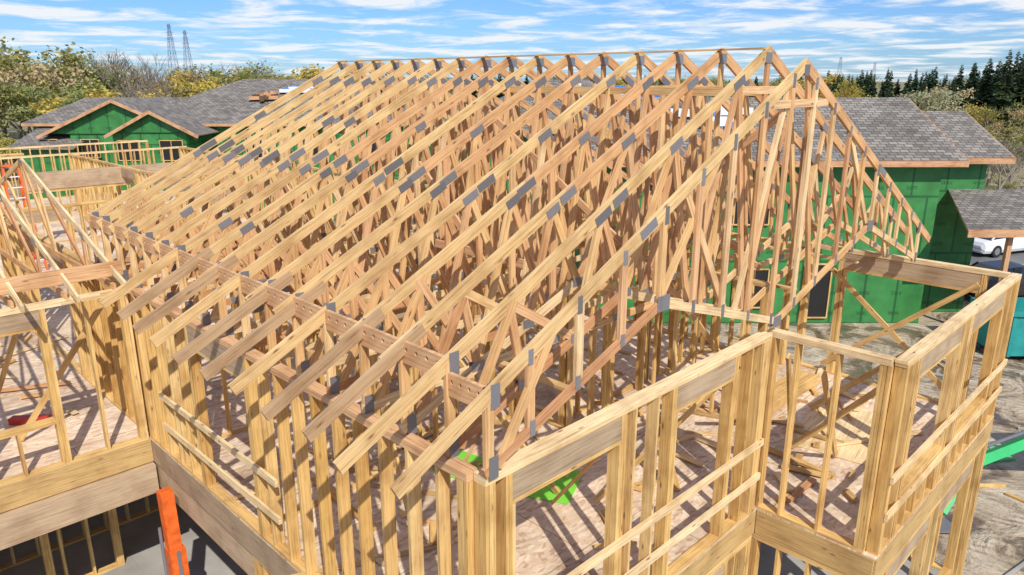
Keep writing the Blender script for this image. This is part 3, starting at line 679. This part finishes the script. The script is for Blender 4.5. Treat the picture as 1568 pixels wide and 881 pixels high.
lb(12.7,14.9,13.8,14.1,.02,.55,M_TYRE); lb(12.7,14.9,15.2,15.5,.02,.55,M_TYRE); B.build('body',w)
B=MB([M_STUD,M_CONC])
for i in range(70):
    r=U(8,20); f=U(8,24); a=U(0,3.1); l=U(.2,1.6)
    c=L(r,f,.03)
    if c.x<14.4 and c.y>2: continue
    B.board(c,c+V((math.cos(a)*l,math.sin(a)*l,0)),.09,.04,(0,0,1) if i%2 else (-math.sin(a),math.cos(a),0),random.choice([M_STUD,M_CONC]))
B.build('site_debris')

# ---------------------------------------------------------------- trees
def tree_mesh(seed,h,spread,leafmat,nleaf,ls,depth=4,bare=False):
    rnd=random.Random(seed); B=MB([M_BARK,leafmat]); tips=[]
    def grow(p,d,ln,r,k):
        d2=(d+V((rnd.uniform(-.15,.15),rnd.uniform(-.15,.15),rnd.uniform(0,.1)))).normalized()
        q=p+d2*ln; B.tube(p,q,r,r*.68,5 if k>1 else 3,M_BARK)
        if k<=1: tips.append((q,ln))
        if k==0: return
        n=3 if rnd.random()<.75 else 2
        for i in range(n):
            a=rnd.uniform(0,6.283); t=rnd.uniform(.35,.85)*spread
            e=(d2+V((math.cos(a)*t,math.sin(a)*t,rnd.uniform(-.15,.3)))).normalized()
            grow(q if rnd.random()<.7 else p.lerp(q,.7),e,ln*rnd.uniform(.62,.88),r*.62,k-1)
    grow(V((0,0,-.2)),V((0,0,1)),h*.26,h*.02,depth)
    if not bare:
        for q,ln in tips:
            if rnd.random()<.12: continue
            for _ in range(nleaf):
                o=V((rnd.gauss(0,1),rnd.gauss(0,1),rnd.gauss(0,.75)))*ln*.40
                c=q+o; s=ls*rnd.uniform(.5,1.3)
                a=V((rnd.gauss(0,1),rnd.gauss(0,1),rnd.gauss(0,1))).normalized(); b=a.orthogonal().normalized()
                B.poly([c-a*s-b*s*.6,c+a*s-b*s*.5,c+a*s*.7+b*s*.6,c-a*s*.8+b*s*.5],leafmat,uvs=[(0,0)]*4)
    me=B.mesh('tree')
    return me,max(v.z for v in B.v)
def conifer_mesh(seed,h):
    rnd=random.Random(seed); B=MB([M_BARK,M_CONI]); B.tube((0,0,0),(0,0,h),h*.015,.02,5,M_BARK)
    wd=rnd.uniform(.15,.22); z=h*.05
    while z<h*.99:
        t=1-z/h; rr=h*wd*(t**.75)*rnd.uniform(.6,1.25)+.1; n=int(8+9*t)
        for i in range(n):
            a=rnd.uniform(0,6.28); r=rr*rnd.uniform(.5,1.2); dz=-r*rnd.uniform(0,.5)
            d=V((math.cos(a),math.sin(a),0)); s=V((-d.y,d.x,0)); w=r*.28+.05
            p=V((0,0,z))
            B.poly([p,p+d*r*.6+s*w+V((0,0,dz*.5)),p+d*r+V((0,0,dz)),p+d*r*.6-s*w+V((0,0,dz*.4))],M_CONI,uvs=[(0,0)]*4)
            B.poly([p+V((0,0,.1)),p+d*r*.55+V((0,0,dz*.5+w*.6)),p+d*r*.9+V((0,0,dz)),p+d*r*.5+V((0,0,dz*.5-w*.6))],M_CONI,uvs=[(0,0)]*4)
        z+=h*.02
    return B.mesh('conifer'),h
PY=[tree_mesh(10+i,10,1.1,M_LEAFY,34,.13) for i in range(4)]
PG=[tree_mesh(30+i,10,1.0,M_LEAFG,24,.13) for i in range(3)]
PP=[tree_mesh(50+i,10,1.0,M_LEAFP,20,.13) for i in range(2)]
PB=[tree_mesh(70+i,10,.9,M_LEAFP,0,.2,depth=6,bare=True) for i in range(2)]
PC=[conifer_mesh(90+i,12) for i in range(5)]
def put(proto,name,r,f,h,parent=None,sx=1.0):
    me,h0=proto; o=bpy.data.objects.new(name,me); COL.objects.link(o); o.location=L(r,f,0); s=h/h0
    o.scale=(s*sx,s*sx,s); o.rotation_euler=(0,0,U(0,6.28))
    if parent: o.parent=parent
    return o
def ur(u,f): return (u-784)/1118*f/1.04
belt=empty('distant_tree_line')
for row,(f0,hh,n) in enumerate(((78,8.0,18),(96,9.6,24),(118,10.8,28))):
    for i in range(n):
        u=-120+ (660*(i+U(-.3,.3))/n); f=f0+U(-7,7); h=hh*U(.82,1.10)+(1.1 if u<180 else 0)
        put(random.choice(PY+PY+PY+PG+PB) if row<2 else random.choice(PG+PY+PY+PB+PP),'spring_tree',ur(u,f),f,h,belt,U(1.1,1.5))
for u,f,h,p in ((90,92,14,PG[0]),(140,95,12.6,PG[1]),(218,98,12.6,PB[0]),(35,100,11.6,PG[2]),(165,100,13.0,PB[1]),(345,105,11.6,PG[0]),(390,112,12,PB[0]),(60,88,12.0,PP[0]),(300,100,11.2,PB[1])):
    put(p,'tall_tree',ur(u,f),f,h,None,1.15)
for i in range(30):
    u=500+820*(i+R())/30; f=U(140,190); put(random.choice(PG+PY+PC),'background_tree',ur(u,f),f,U(9,11),belt,1.1)
for i in range(130):
    u=1265+400*R(); f=U(125,200); h=(9+.0012*(f-100)*10+U(-2.2,2.4))*(1+.12*max(0,(u-1450)/100)); put(random.choice(PC),'conifer_tree',ur(u,f),f,h,belt,U(.8,1.3))
for u,f,h in ((1540,110,13.4),(1512,118,12.4),(1562,112,12.9),(1490,125,11.9),(1553,122,13.6),(1527,116,12.0)):
    put(random.choice(PC),'conifer_tree',ur(u,f),f,h,None,1.2)
for u,f,h,p in ((1435,88,8.9,PP[0]),(1455,92,8.6,PP[1]),(1408,95,8.3,PP[0]),(1385,90,7.0,PY[0]),(1295,95,9.3,PY[2]),(1520,80,6.8,PG[0]),(1560,75,6.8,PP[1]),(1500,85,6.8,PY[3]),(1590,78,7.2,PG[1])):
    put(p,'spring_tree',ur(u,f),f,h,None,1.1)
for u,f,h,p in ((1535,55,5.2,PB[0]),(1560,52,5,PB[1]),(1510,58,4.4,PP[0]),(1575,60,5.5,PG[0]),(1545,66,5.0,PP[1]),(1522,56,5,PB[1])):
    put(p,'small_tree',ur(u,f),f,h,None,1.2)
bm_=empty('bush_mass')
for i in range(70):
    u=-100+640*R(); f=U(66,76); put(random.choice(PY+PG+PP),'bush',ur(u,f),f,U(2.0,4.5),bm_,1.8)
for i in range(30):
    f=U(50,66); put(random.choice(PG+PP),'bush',U(24,60),f,U(1.2,2.6),bm_,1.8)
for i in range(120):
    u=-300+2200*R(); f=U(240,420); put(random.choice(PG+PC+PP),'background_tree',ur(u,f),f,U(9,12),belt,1.8)

def pylon(u,f,h,w,t=.15):
    B=MB([M_TOWER]); r=ur(u,f); c=L(r,f,0)
    lv=[0,.25,.45,.6,.72,.82,.91,1.0]
    hw=lambda k: w/2*(1-k)*.9+.4
    cs=[]
    for k in lv:
        q=hw(k); cs.append([c+L(a*q,b*q,h*k) for a,b in ((-1,-1),(1,-1),(1,1),(-1,1))])
    for a,b in zip(cs,cs[1:]):
        for i in range(4):
            j=(i+1)%4; B.tube(a[i],b[i],t,t,4); B.tube(a[i],b[j],t*.6,t*.6,3); B.tube(a[j],b[i],t*.6,t*.6,3); B.tube(b[i],b[j],t*.6,t*.6,3)
    for k,e in ((.80,w*.42),(.88,w*.38),(.97,w*.3)):
        for s_ in (-1,1): B.tube(c+L(0,0,h*k+.6),c+L(s_*e,0,h*k),t*.8,t*.5,4); B.tube(c+L(0,0,h*k-.3),c+L(s_*e,0,h*k),t*.8,t*.5,4)
    B.build('transmission_tower')
pylon(268,420,38.0,6,.13); pylon(291,450,36.5,6,.13); pylon(1284,480,22.5,3,.06); pylon(1337,520,20,3,.06); pylon(1225,560,20,3,.06)

# ---------------------------------------------------------------- sky, sun, camera
el=math.radians(44); S2=V((-.5,-1,0)).normalized(); sun=V((S2.x*math.cos(el),S2.y*math.cos(el),math.sin(el)))
W=bpy.data.worlds.new('World'); bpy.context.scene.world=W; W.use_nodes=True; nt=W.node_tree; lk=nt.links.new
bg=nt.nodes['Background']; sk=N(nt,'ShaderNodeTexSky',sky_type='NISHITA'); sk.sun_disc=False; sk.sun_elevation=el; sk.sun_rotation=math.atan2(sun.x,sun.y)
sk.air_density=1.0; sk.dust_density=.3; sk.ozone_density=2.0
tc=N(nt,'ShaderNodeTexCoord'); sx=N(nt,'ShaderNodeSeparateXYZ'); lk(tc.outputs['Generated'],sx.inputs[0])
zz=math_(nt,'ADD',math_(nt,'MAXIMUM',sx.outputs[2],0.0),.05)
cb=N(nt,'ShaderNodeCombineXYZ'); lk(math_(nt,'DIVIDE',sx.outputs[0],zz),cb.inputs[0]); lk(math_(nt,'DIVIDE',sx.outputs[1],zz),cb.inputs[1])
mp=N(nt,'ShaderNodeMapping'); lk(cb.outputs[0],mp.inputs[0]); mp.inputs['Rotation'].default_value=(0,0,math.radians(50)); mp.inputs['Scale'].default_value=(1.0,1.0,1); mp.inputs['Location'].default_value=(5.3,2.2,0)
no=N(nt,'ShaderNodeTexNoise'); lk(mp.outputs[0],no.inputs['Vector']); no.inputs['Scale'].default_value=.9; no.inputs['Detail'].default_value=10; no.inputs['Roughness'].default_value=.62; no.inputs['Distortion'].default_value=.35
cr=ramp(nt,[(.46,.04),(.52,.40),(.59,.97)]); lk(no.outputs['Fac'],cr.inputs[0])
tint=mix(nt,'MULTIPLY',1,sk.outputs[0],(.36,.60,1.02))
c=mix(nt,'MIX',cr.outputs[0],tint,(6.7,7.0,7.3))
lk(c,bg.inputs[0]); bg.inputs[1].default_value=.132
sl=bpy.data.lights.new('sun','SUN'); sl.energy=4.4; sl.angle=math.radians(.5); sl.color=(1,.95,.86)
so=bpy.data.objects.new('sun',sl); COL.objects.link(so); so.rotation_euler=(-sun).to_track_quat('-Z','Y').to_euler()
cam=bpy.data.cameras.new('camera'); co=bpy.data.objects.new('camera',cam); COL.objects.link(co); bpy.context.scene.camera=co
co.location=(0,0,9); co.rotation_euler=(math.radians(90-15.9),0,math.radians(-45)); cam.sensor_width=36; cam.lens=36*1118/1568; cam.clip_end=5000; cam.clip_start=.1
sc=bpy.context.scene; sc.view_settings.view_transform='Standard'; sc.view_settings.look='None'; sc.view_settings.exposure=0
